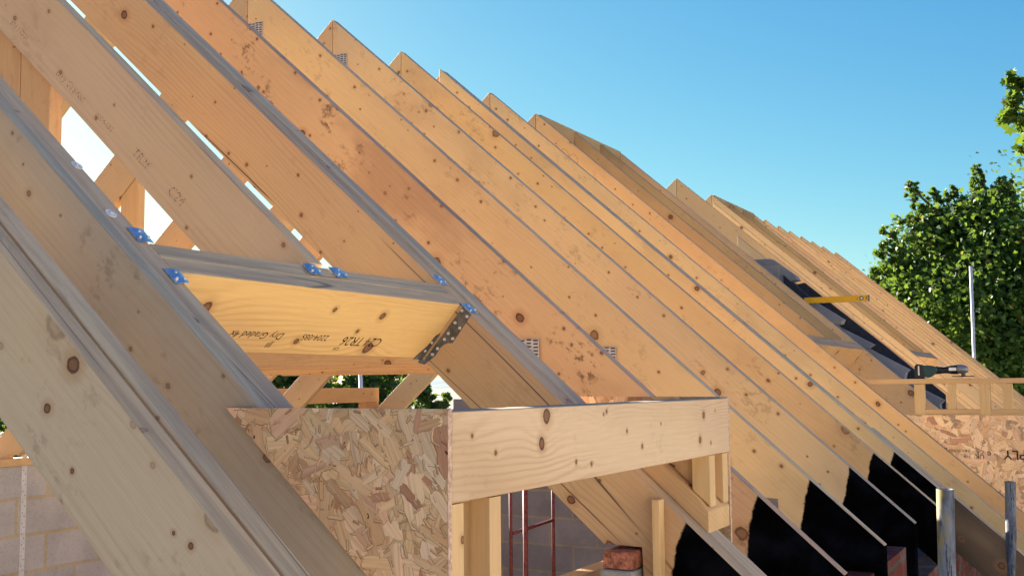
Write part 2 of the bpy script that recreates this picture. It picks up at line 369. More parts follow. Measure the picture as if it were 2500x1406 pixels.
# ------------------------------------------------------------------ front and rear rafters along the roof
FR = {'R-1': (3.3303, 'pinkish rafter covered in dark scuffs and knots, next to the cracked double rafter', .95, 1),
      'R0': (3.9688, 'second single rafter past the cracked double rafter, with a toothed steel plate under its peak', .2, 3),
      'R1': (4.6234, 'rafter with a small steel plate below its tall peak, third past the cracked double rafter', .3, 0),
      'R2': (5.2647, 'fourth single rafter past the cracked double rafter, its black tail behind the scaffold tube', .28, 5)}
plate_at = {}
for k, (x, lab, d, i) in FR.items():
    plate_at[k] = front(x, lab, i, black=True, dirt=d, tn=((1.02, .88, .84, .95) if k == 'R-1' else None))
    back(x, 'rear rafter behind the peak of the %s rafter past the cracked double rafter' % {'R-1': 'first', 'R0': 'second', 'R1': 'third', 'R2': 'fourth'}[k], i + 1)
R3 = empty('double_rafter', (5.68, 1.0, rz(1.0)), 'double rafter with dark greyish top edges and a black tail, beside the dark lower timber', 'double rafter')
front(5.678, None, 2, black=True, parent=R3, name='ply', mats=[W_TAIL, W_GREY], w=.045)
front(5.7290, None, 4, black=True, parent=R3, name='ply', mats=[W_TAIL, W_GREY], w=.045)
back(5.729, 'rear slope rafter behind the peak of the dark topped double rafter', 1)
front(5.795, 'dark stained lower timber bolted beside the double rafter, running below the black tails', 3, y0=.25, y1=1.065, notch=False, mats=[W_DARK, W_TOP], w=.06, tn=(1, 1, 1, .2), name='lower_timber', cat='timber', group='lower eaves timbers')
front(6.3083, 'beige rafter running down past the dark lower timber, fifth single rafter of the row', 2, dirt=.25, y0=.1, notch=False)
back(6.3083, 'rear slope rafter behind the fifth single rafter peak', 0)
R5 = front(6.9688, 'bright orange rafter along the lower edge of the far OSB cheek', 3, dirt=.15, y0=.1, notch=False, tn=(1.08, .98, .85, .15))
back(6.9688, 'rear slope rafter beside the rear dormer opening, nearer side', 4)
# trimmed pair above the second dormer, rafter on its far side
for j, x in enumerate((7.576, 8.063)):
    front(x, '%s of two shade-tinted rafters cut off at the far trimmer under a ridge board' % ('nearer' if j == 0 else 'farther'), 4, y0=1.675, perp=True, y1=YR - .024, notch=False, tn=(.70, .69, .63, .1))  # darker tint carries the shade on this pair
front(8.486, 'rafter just in front of the stepped block gable', 1, dirt=.2, y0=.4, notch=False)
back(8.486, 'rear slope rafter beside the rear dormer opening, farther side', 2)
far = [9.883, 10.926, 11.453, 11.965, 12.416, 12.929, 13.542, 14.08, 14.678, 15.276, 15.919, 16.777]
for j, x in enumerate(far):
    tr = x in (11.453, 11.965)  # cut rafters get a darkened tint for their shade
    front(x, ('%s rafter past the stepped block gable%s' % (ord_(j + 1), ', last of the row before the trees' if j == 11 else ', cut short above the third dormer' if tr else '')), j + 2, dirt=.25,
          perp=tr, y0=1.675 if tr else (.95 if j < 5 else .45), y1=YR - (.024 if tr else .0015), notch=False, tn=(.62, .62, .55, .1) if tr else (1.03, .93, .80, .25) if j == 0 else None)
    if not tr: back(x, 'rear slope rafter behind the %s rafter past the stepped block gable' % ord_(j + 1), j)
front(10.30, 'lower rafter beside the gable shadow, just past the first rafter behind the block gable', 2, dirt=.2, y0=.95, y1=3.3, notch=False)
front(9.22, 'short shaded rafter set low between the block gable and the next full rafter', 4, dirt=.2, y0=.95, y1=2.75, notch=False, tn=(.9, .86, .8, .1))
# ridge boards where rafters are cut, tint darkened to draw them in shade
for (a, b, lab) in ((6.97, 8.439, 'ridge board closing the peak above the second dormer'), (10.93, 12.365, 'ridge board closing the peak above the third dormer')):
    o = beam('ridge_board', (a, YR, HR - .004), (b, YR, HR - .004), .045, .22, mats=W_REAR, tn=(.62, .62, .56, .1)); tag(o, lab, 'ridge board', 'ridge boards')

# nail plates on truss joints
def nail_plate(parent, x, y, z, sy, sz):
    """toothed plate on a -X face, centre (y,z)"""
    o = finish('nail_plate', box_bm(-.0016, 0, -sy / 2, sy / 2, -sz / 2, sz / 2), PLATE, Matrix.Translation((x, y, z)), parent)
    bm = bmesh.new(); ny = 4; nz = max(4, int(sz / .011))
    for a in range(ny):
        for b in range(nz):
            cy = -sy / 2 + sy * (a + .5) / ny; cz = -sz / 2 + sz * (b + .5) / nz
            if a % 2: cz += .0025
            box_bm(-.0024, -.0017, cy - sy * .085, cy + sy * .085, cz - .0022, cz + .0022, bm)
    finish('punched_holes_pattern', bm, HOLE, Matrix.Translation((x, y, z)), o)
nail_plate(plate_at['R-1'], 3.2833, 1.715, .105, .10, .092)
nail_plate(plate_at['R0'], 3.9218, 1.71, .095, .10, .092)
nail_plate(plate_at['R0'], 3.9218, 3.468, 1.655, .085, .10)
nail_plate(plate_at['R1'], 4.5764, 3.468, 1.675, .085, .10)

# pencil scrawls on the far rafter peak
def scrawl(parent, x, y, z, r, n=40, wob=.25):
    c = bmesh.new(); prev = None; pts = []
    for i in range(n):
        t = i / n * 6.6; pts.append((y + r * math.cos(t) * (1 + wob * math.sin(2 * t)), z + r * 1.1 * math.sin(t)))
    for (p, q) in zip(pts[:-1], pts[1:]):
        a = Vector((0, p[0], p[1])); b = Vector((0, q[0], q[1])); d = (b - a).normalized(); nn = Vector((0, -d.z, d.y)) * .0022
        vs = [c.verts.new(v) for v in (a - nn, b - nn, b + nn, a + nn)]; c.faces.new(vs)
    return finish('pencil_mark', c, INK_F, Matrix.Translation((x - .0008, 0, 0)), parent)
scrawl(R5, 6.9218, 3.30, 1.60, .035); scrawl(R5, 6.9218, 3.23, 1.555, .035); scrawl(R5, 6.9218, 3.36, 1.64, .025, 22)

# collar ties seen under the trimmer
for j, x in enumerate((3.3303, 3.9688, 4.6234, 5.2647, 5.729, 6.3083)):
    o = beam('collar_tie', (x + .024, 1.75, .076 + .17), (x + .024, YB - 1.75, .076 + .17), .045, .17, mats=W_REAR, tn=(1, .9, .8, .05))
    tag(o, 'horizontal collar tie under the trimmer, %s from the front' % ord_(j + 1), 'collar tie', 'collar ties across the roof')

# ------------------------------------------------------------------ trimmer and hangers
TRK = [(.14, -.08, .014), (.552, -.055, .007), (.755, -.062, .0105), (.785, -.165, .017), (.49, -.155, .008), (.695, -.115, .006)]
W_TRIM = wood('pine_trimmer', base=(.80, .54, .23), late=(.50, .27, .09), ring=.017, contrast=.38, knots=TRK, spots=.0)
TRI = empty('trimmer', (2.1, 1.62, rz(1.62)), 'short double trimmer with a bright orange stamped face, spanning two double rafters', 'trimmer')
yA = 1.58 + .0225 * CP; yB = yA + .046 * CP
zoff = -.0008
for (yy, mt, tn_) in ((yA, W_TRIM, (1.0, .98, .92, .0)), (yB, W_RAFT, (1, .97, .9, .1))):
    beam('ply', (1.5655, yy, rz(yy) + zoff), (2.6362, yy, rz(yy) + zoff), .045, .193, up=NR, mats=[mt, W_GREY], parent=TRI, tn=tn_, top2=True)
# grade stamp, printed upside down on the face
fo = Vector((0, 1.58, rz(1.58))) - UPS * .0008
def trim_pt(x, d): return Vector((x, fo.y, fo.z)) - NR * d
for (s_, x, d, sz, sh) in (('C24 TR26', 2.395, .134, .040, .3), ('GW', 2.235, .168, .014, .1), ('2204-085', 2.165, .133, .026, .1), ('Dry Graded 4x', 2.00, .134, .028, .35), ('JJII', 1.98, .163, .02, .2)):
    text_obj('stamp_print', s_, sz, trim_pt(x, d), (-1, 0, 0), -NR, INK, TRI, sh)
# faded stamp along the trimmed rafter
o3 = lambda y, d: Vector((2.1236 - .047 - .0008, y, rz(y))) - NR * d
for (s_, y, d, sz) in (('C24', 1.93, .150, .040), ('TR26', 2.06, .150, .036), ('2204-085', 2.20, .152, .022), ('Dry Graded', 2.36, .155, .030), ('EN 14081', 2.56, .152, .024)):
    text_obj('stamp_print', s_, sz, o3(y + .02, d - .02), UPS, -Vector((0, -SP, CP)) * 1., INK_F, N3, .2) if False else text_obj('stamp_print', s_, sz, o3(y + .10, d), -UPS, NR, INK_F, N3, .2)

BLUE = GALV
def tab(parent, x0, x1, y0, y1, nails=3):
    """bent over top strap of a joist hanger lying on the roof plane"""
    m = frame((0, 0, H0), UPS, NR); bm = bmesh.new(); inv = m.inverted()
    c0 = inv @ Vector((0, y0, rz(y0))); c1 = inv @ Vector((0, y1, rz(y1)))
    a, b = c0.y, c1.y; nx = 5; rows = []
    for i in range(nx + 1):
        t = i / nx; x = x0 + (x1 - x0) * t; zz = .0015 + .0035 * math.sin(t * 2.6) ** 2
        rows.append([bm.verts.new((x, a + .002 * t, zz)), bm.verts.new((x, b - .004 * t, zz + .001))])
    for i in range(nx): bm.faces.new((rows[i][0], rows[i + 1][0], rows[i + 1][1], rows[i][1]))
    ex = bmesh.ops.extrude_face_region(bm, geom=bm.faces[:]); bmesh.ops.translate(bm, vec=(0, 0, .0016), verts=[v for v in ex['geom'] if isinstance(v, bmesh.types.BMVert)])
    t = finish('top_tab', bm, GALV, m, parent)
    for i in range(nails):
        px = x0 + (x1 - x0) * (.25 + .3 * i); py = a + (b - a) * (.3, .72, .35)[i % 3]
        nb = cyl_bm((px, py, .003), (px, py, .0085), .0036, 10, .0028); finish('nail_head', nb, STRAP, m, t)
hl = empty('joist_hanger', (1.57, 1.62, rz(1.62)), 'steel joist hanger with two bent tabs at the left end of the trimmer', 'joist hanger', 'joist hangers on the trimmer')
tab(hl, 1.534, 1.572, 1.643, 1.678); tab(hl, 1.534, 1.572, 1.545, 1.579)
hm = empty('joist_hanger', (2.1, 1.65, rz(1.65)), 'steel joist hanger whose two tabs grip the trimmer top at its middle', 'joist hanger', 'joist hangers on the trimmer')
tab(hm, 2.028, 2.074, 1.617, 1.648); tab(hm, 2.128, 2.176, 1.617, 1.648)
hr = empty('joist_hanger', (2.63, 1.62, rz(1.62)), 'dark steel joist hanger strap full of nail heads at the right end of the trimmer', 'joist hanger', 'joist hangers on the trimmer')
tab(hr, 2.633, 2.676, 1.642, 1.676); tab(hr, 2.633, 2.676, 1.546, 1.579)
XF = 2.6391
fl = [(1.585, .227), (1.545, .193), (1.606, .116), (1.622, .116), (1.634, .112), (1.648, .102), (1.662, .082), (1.70, .058), (1.722, .064), (1.708, .086)]
bm = prism_bm(fl, XF - .0024, XF - .0004); sf = finish('side_flange', bm, GALV_D, None, hr)
for (yy, zz) in ((1.575, .205), (1.559, .188), (1.597, .172), (1.582, .157), (1.619, .143), (1.605, .128), (1.632, .127), (1.655, .102), (1.672, .086)):
    finish('nail_head', cyl_bm((XF - .006, yy, zz), (XF - .002, yy, zz), .0042, 10), STRAP, None, sf)
# blade wrapped onto the trimmer face and seat below it
bm = bmesh.new(); pts = [(2.6366, .105), (2.6366, .198), (2.592, .198), (2.618, .150), (2.622, .112)]
va = [bm.verts.new(trim_pt(x, d) - UPS * .0006) for x, d in pts]; vb = [bm.verts.new(trim_pt(x, d) - UPS * .0024) for x, d in pts]
bm.faces.new(va); bm.faces.new(vb[::-1])
for i in range(5): bm.faces.new((va[i], vb[i], vb[(i + 1) % 5], va[(i + 1) % 5]))
fb = finish('face_flange', bm, GALV_D, None, hr)
for (x, d) in ((2.622, .135), (2.618, .165)):
    p = trim_pt(x, d) - UPS * .002; finish('nail_head', cyl_bm(p, p - UPS * .004, .0042, 10), STRAP, None, fb)

# ------------------------------------------------------------------ OSB panels
PAL = [(c[0] * 1.06, c[1] * 1.0, c[2] * .93) for c in [(.54, .34, .18), (.58, .39, .22), (.60, .42, .26), (.50, .30, .16), (.56, .35, .22), (.62, .46, .31), (.48, .30, .16), (.38, .19, .11), (.58, .40, .22), (.58, .41, .26), (.60, .42, .24), (.55, .37, .20), (.55, .36, .20)]]
def clip_poly(poly, clip):
    out = poly
    for i in range(len(clip)):
        a = clip[i]; b = clip[(i + 1) % len(clip)]; inp = out; out = []
        def side(p): return (b[0] - a[0]) * (p[1] - a[1]) - (b[1] - a[1]) * (p[0] - a[0])
        for j in range(len(inp)):
            p = inp[j]; q = inp[(j + 1) % len(inp)]; sp, sq = side(p), side(q)
            if sp >= 0: out.append(p)
            if (sp > 0) != (sq > 0) and sp != sq:
                t = sp / (sp - sq); out.append(tuple(p[k] + (q[k] - p[k]) * t for k in range(len(p))))
        if not out: return []
    return out
def osb_panel(parent, name, outline, x, thick, n, lo, hi, seed, small=0, mul=1.28, line=.62):
    """outline: convex (y,z) polygon counter clockwise; visible face at x (towards -X)"""
    rg = random.Random(seed)
    base = finish(name, prism_bm(outline, x, x + thick), [OSB_EDGE, OSB_CORE], None, parent)
    for p in base.data.polygons:
        if p.normal.x < -.9: p.material_index = 1
    ys = [p[0] for p in outline]; zs = [p[1] for p in outline]
    V = []; F = []; C = []; U = []
    for i in range(n + small):
        cy = rg.uniform(min(ys), max(ys)); cz = rg.uniform(min(zs), max(zs))
        if i < n: L = rg.uniform(lo, hi) * (1.25 - .5 * i / n); Wd = L * rg.uniform(.16, .46)
        else: L = rg.uniform(lo * .18, lo * .5); Wd = L * rg.uniform(.07, .22)
        a = rg.choice((rg.gauss(math.pi / 2, .55), rg.gauss(.35, .5), rg.uniform(0, math.pi)))
        ca, sa = math.cos(a), math.sin(a); k = 7; pts = []
        for j in range(k):
            u = -L / 2 + L * j / (k - 1); pts.append((u, -Wd / 2 * (1 + rg.uniform(-.22, .22)) * (.80 if j in (0, k - 1) else 1)))
        e1 = [(L / 2 * rg.uniform(.85, 1.1), Wd * (q - .5)) for q in (.2, .4, .6, .8)]
        for j in range(k - 1, -1, -1):
            u = -L / 2 + L * j / (k - 1); pts.append((u, Wd / 2 * (1 + rg.uniform(-.22, .22)) * (.80 if j in (0, k - 1) else 1)))
        e0 = [(-L / 2 * rg.uniform(.85, 1.1), Wd * (q - .5)) for q in (.8, .6, .4, .2)]
        pts = pts[:k] + e1 + pts[k:] + e0
        P = [(cy + u * ca - v * sa, cz + u * sa + v * ca, u, v) for u, v in pts]
        P = clip_poly(P, outline)
        if len(P) < 3: continue
        off = -.0003 - .0022 * (i + 1) / (n + small); c = rg.choice(PAL); f = rg.uniform(.80, 1.10) * mul
        gx_ = rg.uniform(.0003, .0012); gy_ = rg.uniform(.0002, .0009)       # thin dark outline round the strand
        Q = clip_poly([(cy + (u * (1 + 2 * gx_ / L)) * ca - (v * (1 + 2.6 * gy_ / Wd)) * sa + .0004, cz + (u * (1 + 2 * gx_ / L)) * sa + (v * (1 + 2.6 * gy_ / Wd)) * ca - .0005, u, v) for u, v in pts], outline)
        if len(Q) > 2:
            s0 = len(V); V += [(x + off + .00012, q[0], q[1]) for q in Q]; F.append(tuple(range(s0, len(V)))[::-1])
            C.append((c[0] * line, c[1] * line * .88, c[2] * line * .76, 1)); U.append([(q[2], q[3]) for q in Q][::-1])
        tl = 0.; s0 = len(V); ox, oy = rg.uniform(0, 9), rg.uniform(0, 9)
        V += [(x + off + tl * q[2] / L, q[0], q[1]) for q in P]; F.append(tuple(range(s0, len(V)))[::-1])
        C.append((c[0] * f, c[1] * f, c[2] * f, 1)); U.append([(q[2] + ox, q[3] + oy) for q in P][::-1])
    me = bpy.data.meshes.new('strand_pattern'); me.from_pydata(V, [], F)
    ca = me.color_attributes.new('Col', 'FLOAT_COLOR', 'CORNER'); uv = me.uv_layers.new(name='UVMap')
    for p, c, u in zip(me.polygons, C, U):
        for li, uu in zip(p.loop_indices, u): ca.data[li].color = c; uv.data[li].uv = uu
    link('strand_pattern', me, OSB, None, base)
    return base

# ------------------------------------------------------------------ near dormer
YF = .898                                              # dormer front plane
DOR = empty('dormer_frame', (2.1, YF, -.5), 'near dormer framework with an OSB cheek and a pale knotty header board', 'dormer frame')
osb_panel(DOR, 'osb_cheek', [(1.345, -.0355), (YF, -.0365), (YF, -.4285)], 1.4590, .0112, 800, .038, .12, 5, 420)
HK = [(.325, -.016, .0125), (.305, -.064, .010), (1.198, -.039, .008), (1.168, -.099, .0085), (.06, -.04, .0035), (.136, -.071, .004), (.448, -.106, .004), (.518, -.114, .004), (.70, -.058, .004), (.785, -.094, .005), (.595, -.015, .004), (.58, -.02, .003), (.90, -.05, .003), (1.25, -.11, .004), (1.29, -.03, .003)]
W_HEAD = wood('pine_header', base=(.74, .52, .32), late=(.46, .26, .12), ring=.0125, contrast=.42, knots=HK, spots=0.)
hx0, hx1 = 1.4725, 2.885
beam('header', (hx0, YF + .0225, -.0405), (hx1, YF + .0225, -.0405), .045, .1405, mats=[W_HEAD, W_TOP], parent=DOR, tn=(1, 1, 1, .08), top2=True)
beam('header', (hx0, YF + .072, -.0415), (hx1, YF + .072, -.0415), .044, .1405, mats=[W_RAFT, W_TOP], parent=DOR, tn=(1, .96, .9, .1), top2=True)
# near corner post: two studs and a recessed third tinted dark as shade
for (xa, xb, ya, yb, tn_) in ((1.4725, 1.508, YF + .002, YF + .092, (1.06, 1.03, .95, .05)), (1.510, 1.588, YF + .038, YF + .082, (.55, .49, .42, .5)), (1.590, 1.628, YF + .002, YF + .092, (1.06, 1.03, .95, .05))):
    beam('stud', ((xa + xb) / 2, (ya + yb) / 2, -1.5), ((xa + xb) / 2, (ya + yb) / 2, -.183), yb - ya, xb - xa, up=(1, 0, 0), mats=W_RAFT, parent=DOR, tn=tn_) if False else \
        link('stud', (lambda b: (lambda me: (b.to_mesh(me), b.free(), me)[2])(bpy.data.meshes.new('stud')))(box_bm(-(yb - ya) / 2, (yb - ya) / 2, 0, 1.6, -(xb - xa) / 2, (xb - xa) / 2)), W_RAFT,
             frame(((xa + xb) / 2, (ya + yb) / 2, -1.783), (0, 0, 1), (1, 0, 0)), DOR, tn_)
# far cheek: sloping plate on the rafter, studs, infill boards and OSB outside
def vstud(name, xa, xb, ya, yb, z0, z1, tn_, mats=W_RAFT, slope=False, parent=None, bev=.0012):
    """upright timber; slope: foot cut to the roof pitch"""
    parent = DOR if parent is None else parent
    m = frame(((xa + xb) / 2, (ya + yb) / 2, z1), (0, 0, -1), (1, 0, 0))      # local y runs down
    inv = m.inverted(); bm = bmesh.new(); vs = []
    for x in (xa, xb):
        for y in (ya, yb):
            zb = (rz(y) + z0) if slope else z0
            vs += [bm.verts.new(inv @ Vector((x, y, z1))), bm.verts.new(inv @ Vector((x, y, zb)))]
    for f in ((0, 1, 3, 2), (4, 6, 7, 5), (0, 4, 5, 1), (2, 3, 7, 6), (0, 2, 6, 4), (1, 5, 7, 3)): bm.faces.new([vs[i] for i in f])
    return finish(name, bm, mats, m, parent, tn_, bev)
pl = .045 / CP
bm = prism_bm([(YF + .002, rz(YF) + .001), (1.16, rz(1.16) + .001), (1.16, rz(1.16) + pl), (YF + .03, rz(YF + .03) + pl - .0), (YF + .002, rz(YF) + .055)], 2.697, 2.868)
mm = ffront(2.78, YF); bm.transform(mm.inverted())
finish('sole_plate', bm, W_RAFT, mm, DOR, (1, .94, .84, .15), .0014)
vstud('stud', 2.718, 2.760, YF + .003, YF + .05, pl + .001, -.1825, (1.05, 1.02, .95, .05), slope=True)
vstud('stud', 2.824, 2.866, YF + .003, YF + .05, pl + .001, -.1825, (1.06, 1.03, .95, .05), slope=True)
vstud('infill_board', 2.762, 2.822, YF + .036, YF + .05, pl + .001, -.1825, (.84, .76, .66, .2), slope=True)
vstud('infill_board', 2.745, 2.79, YF + .053, 1.050, pl + .002, -.06, (.92, .86, .78, .1), W_RAFT, slope=True)
vstud('infill_board', 2.748, 2.793, 1.0535, 1.14, pl + .002, -.06, (.96, .9, .82, .1), W_RAFT, slope=True)
osb_panel(DOR, 'osb_cheek', [(1.345, -.0355), (YF, -.0365), (YF, -.4285)], 2.870, .0112, 60, .06, .16, 9)
# batten standing in front of the cracked double rafter
m = frame((2.618, 1.003, -.285), (0, 0, -1), (1, 0, 0))
o = finish('batten', box_bm(-.0095, .0095, 0, 1.2, -.018, .018), W_RAFT, m, None, (1.0, .93, .85, .3), .001)
tag(o, 'thin upright batten standing against the cracked double rafter under the dormer', 'batten')

# ------------------------------------------------------------------ second dormer cheek and the tool lying on it
DO2 = empty('dormer_frame', (7.0, .6, -.6), 'second dormer cheek of studs over an OSB panel with upside down lettering', 'dormer frame')
beam('top_plate', (7.012, 1.345, .014), (7.012, -.25, .014), .09, .030, mats=[W_RAFT, W_TOP], parent=DO2, tn=(1.02, .92, .8, .1))
for (ya, yb, t_) in ((1.038, .983, 1.), (.851, .81, .98), (.679, .622, 1.02), (.555, .505, .98), (.30, .255, 1.), (.05, .005, 1.)):
    vstud('stud', 6.972, 7.035, yb, ya, -.200 if ya in (1.038, .679) else -.1655, -.0175, (1.05 * t_, t_, .88, .05), parent=DO2)
beam('bottom_plate', (7.012, 1.04, -.166), (7.012, -.25, -.166), .075, .030, mats=W_RAFT, parent=DO2, tn=(1., .92, .78, .05))
pan2 = osb_panel(DO2, 'osb_cheek', [(1.092, -.199), (-.25, -.199), (-.25, -1.374)], 6.9575, .011, 1500, .05, .13, 21, 1500, 1.75, 1.0)
def mark(s_, y, z, sz, sh=0., b=0., m_=INK): text_obj('lettering_print', s_, sz, (6.9538, y, z), (0, 1, 0), (0, 0, -1), m_, pan2, sh, b)
mark('PLY', .445, -.397, .074, 0., .0006); mark('e', .628, -.405, .05); mark('UK', .665, -.423, .038); mark('CA', .667, -.399, .03); mark('INDUSTRIES', .74, -.396, .022); mark('TG4', .74, -.43, .02)
bm = bmesh.new()
for (ya, yb, za, zb) in ((.865, .868, -.455, -.388), (.985, .988, -.455, -.388), (.868, .985, -.391, -.388), (.868, .985, -.455, -.452)): box_bm(6.9536, 6.9540, ya, yb, za, zb, bm)
finish('lettering_print', bm, INK, None, pan2); mark('OSB3', .872, -.395, .026); mark('tree', .875, -.418, .03)
# trimmers of the far dormers
for (xa, xb, lab) in ((6.970, 8.438, 'trimmer with pale top above the second dormer, ending by the stepped block gable'), (10.928, 12.36, 'small trimmer above the angle grinder, between far rafters')):
    y_ = 1.625; o = beam('trimmer', (xa, y_, rz(y_) - .0008), (xb, y_, rz(y_) - .0008), .09, .19, up=NR, mats=[W_RAFT, W_TOP], tn=(1, .84, .68, .1), top2=True); tag(o, lab, 'trimmer', 'far dormer trimmers')

# angle grinder: lies along the plate pointing to -Y
G = empty('angle_grinder', (7.0, .87, .014), 'black cordless angle grinder with grey head lying on the second dormer plate', 'angle grinder')
gx = 7.005
bm = prism_bm([(1.032, .0155), (.985, .0155), (.975, .05), (.985, .096), (1.02, .102), (1.032, .09)], gx - .032, gx + .032); bat = finish('battery', bm, BLACKP, None, G, bev=.004)
bm = box_bm(gx - .0335, gx - .0325, 1.004, 1.012, .035, .09); finish('label_print', bm, WHITE, None, bat)
bm = prism_bm([(.985, .028), (.952, .020), (.925, .038), (.905, .052), (.905, .080), (.945, .092), (.985, .093)], gx - .03, gx + .03); finish('handle_base', bm, TEAL, None, G, bev=.005)
def tube_loft(name, secs, mat, parent, n=18):
    bm = bmesh.new(); rings = []
    for (y, zc, ry, rzz) in secs: rings.append([bm.verts.new((gx + ry * math.cos(t), y, zc + rzz * math.sin(t))) for t in [2 * math.pi * i / n for i in range(n)]])
    for a, b in zip(rings[:-1], rings[1:]):
        for i in range(n): bm.faces.new((a[i], b[i], b[(i + 1) % n], a[(i + 1) % n]))
    bm.faces.new(rings[0]); bm.faces.new(rings[-1][::-1]); return finish(name, bm, mat, None, parent, smooth=True)
tube_loft('grip', [(.915, .064, .026, .024), (.87, .063, .022, .018), (.845, .065, .024, .021), (.83, .066, .029, .026), (.795, .067, .030, .028)], BLACKP, G)
tube_loft('gear_housing', [(.796, .068, .029, .026), (.78, .069, .030, .027), (.755, .068, .028, .024), (.742, .066, .022, .018), (.737, .064, .012, .010)], SILV, G)
bm = prism_bm([(.90, .083), (.82, .0905), (.79, .0945), (.79, .0965), (.82, .094), (.90, .087)], gx - .018, gx + .018); finish('motor_top_cover', bm, STRAP, None, G)
bm = box_bm(gx - .0318, gx - .030, .80, .84, .06, .078); finish('label_print', bm, WHITE, None, G)
finish('spindle', cyl_bm((gx, .765, .045), (gx, .765, .024), .012, 16), GALV_D, None, G)
finish('disc', cyl_bm((gx, .765, .0285), (gx, .765, .0235), .062, 36), BLACKP, None, G)

# spirit level sticking out over the rafters
LV = empty('spirit_level', (8.533, 1.80, .598), 'yellow spirit level laid across the block gable, sticking out over the rafters', 'spirit level')
finish('body', box_bm(8.522, 8.544, 1.569, 2.042, .598, .643), YELL, None, LV, bev=.0015)
finish('end_cap', box_bm(8.5205, 8.5455, 1.562, 1.5695, .597, .644), GALV_D, None, LV); finish('end_cap', box_bm(8.5205, 8.5455, 2.0415, 2.054, .598, .643), TEAL, None, LV)
finish('end_slot', box_bm(8.521, 8.5215, 1.580, 1.5845, .607, .634), BLACKP, None, LV)
vr = finish('vial_ring', cyl_bm((8.5195, 1.617, .621), (8.523, 1.617, .621), .0145, 24), BLACKP, None, LV); finish('vial', cyl_bm((8.518, 1.617, .621), (8.520, 1.617, .621), .0085, 20), WHITE, None, vr)
finish('hang_hole', cyl_bm((8.521, 1.649, .617), (8.5225, 1.649, .617), .004, 10), BLACKP, None, LV)

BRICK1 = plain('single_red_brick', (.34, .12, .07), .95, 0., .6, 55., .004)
# ------------------------------------------------------------------ masonry
# stepped gable of concrete blocks
prof = [(2.437, .964), (2.303, .962), (2.115, .816), (2.100, .784), (2.206, .775), (2.062, .642), (2.085, .618), (1.979, .612), (1.768, .470), (1.784, .436), (1.822, .430), (1.800, .412), (1.553, .275), (1.595, .249), (1.575, .235), (1.309, .085), (1.332, .062), (1.342, .015), (1.31, -.01), (1.075, -.14), (1.105, -.170), (1.10, -.20), (1.02, -.30), (1.02, GROUND - .2), (6.1, GROUND - .2), (6.1, -.60), (5.21, -.60), (5.21, -.125), (4.95, -.125), (4.95, .10), (4.6, .10), (4.6, .60)]
prof += [(YR + .1, bz(YR + .1, .06)), (YR, HR - .07), (YR - .1, rz(YR - .1, .06)), (2.55, rz(2.55, .05))]
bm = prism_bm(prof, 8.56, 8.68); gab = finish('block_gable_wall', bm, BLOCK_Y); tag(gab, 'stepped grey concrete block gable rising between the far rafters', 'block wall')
DARK_BAND = plain('near_black_matt', (.018, .021, .032), .85, 0., .3, 30.)  # near-black raised strip drawing the dark band beside the blocks
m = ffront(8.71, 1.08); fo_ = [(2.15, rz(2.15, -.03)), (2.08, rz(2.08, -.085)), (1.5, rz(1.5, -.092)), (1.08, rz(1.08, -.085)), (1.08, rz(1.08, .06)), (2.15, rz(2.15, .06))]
ft = finish('dark_strip', prism_bm(local_pts(m, 8.71, fo_), -.02, .03), DARK_BAND, m); tag(ft, 'dark upstand running down beside the stepped block gable', 'felt strip')
m = ffront(8.57, 2.06); fo_ = [(2.206, rz(2.206, -.045)), (2.206, rz(2.206, .02)), (2.0, rz(2.0, .02)), (2.0, rz(2.0, -.03))]  # dark piece covering the notch between two blocks
finish('dark_flap', prism_bm(local_pts(m, 8.57, fo_), -.018, .115), DARK_BAND, m, ft)
# rear eaves wall with plate and strap
o = finish('rear_block_wall', box_bm(.3, 8.55, 5.95, 6.06, GROUND - .2, -.475), BLOCK_X); tag(o, 'grey concrete block rear wall with tan mortar, seen low at the left', 'block wall')
for m_ in (o,): pass
o = beam('wall_plate', (.3, 5.99, -.4255), (8.55, 5.99, -.4255), .10, .048, mats=W_REAR); tag(o, 'timber wall plate on top of the rear block wall', 'wall plate')
st = finish('restraint_strap', box_bm(4.655, 4.692, 5.9470, 5.9495, -1.45, -.40), STRAP); tag(st, 'perforated steel strap hanging down the rear block wall', 'strap')
for k in range(15):
    z = -.50 - k * .065
    for (xh, zh) in ((4.667, z), (4.681, z - .025)): finish('punched_hole', cyl_bm((xh, 5.9461, zh), (xh, 5.9469, zh), .003, 8), HOLE, None, st)
finish('strap_hook', box_bm(4.655, 4.692, 5.9495, 6.04, -.4035, -.400), STRAP, None, st)
# front walls: red brick outer leaf below the tails, block inner leaf
prof = [(2.95, -1.75), (3.0, -.64), (4.62, -.64), (4.62, -.83), (17., -.83), (17., GROUND - .2), (2.95, GROUND - .2)]
bm = bmesh.new(); a = [bm.verts.new((x, .735, z)) for x, z in prof]; b = [bm.verts.new((x, .838, z)) for x, z in prof]
bm.faces.new(a); bm.faces.new(b[::-1])
for i in range(len(prof)): bm.faces.new((a[i], b[i], b[(i + 1) % len(prof)], a[(i + 1) % len(prof)]))
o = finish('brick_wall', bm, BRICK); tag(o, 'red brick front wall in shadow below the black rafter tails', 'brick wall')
o = finish('inner_block_wall', box_bm(2.81, 17., 1.06, 1.16, GROUND - .2, -.50), BLOCK_X, None, None); tag(o, 'grey block inner wall in shadow behind the rafter tails', 'block wall')
pr = finish('brick_pier', box_bm(2.589, 2.80, 1.062, 1.142, -.4585, -.4155), BRICK1, None, None, bev=.003); tag(pr, 'short brick pier with a red top brick under the cracked double rafter', 'brick pier')
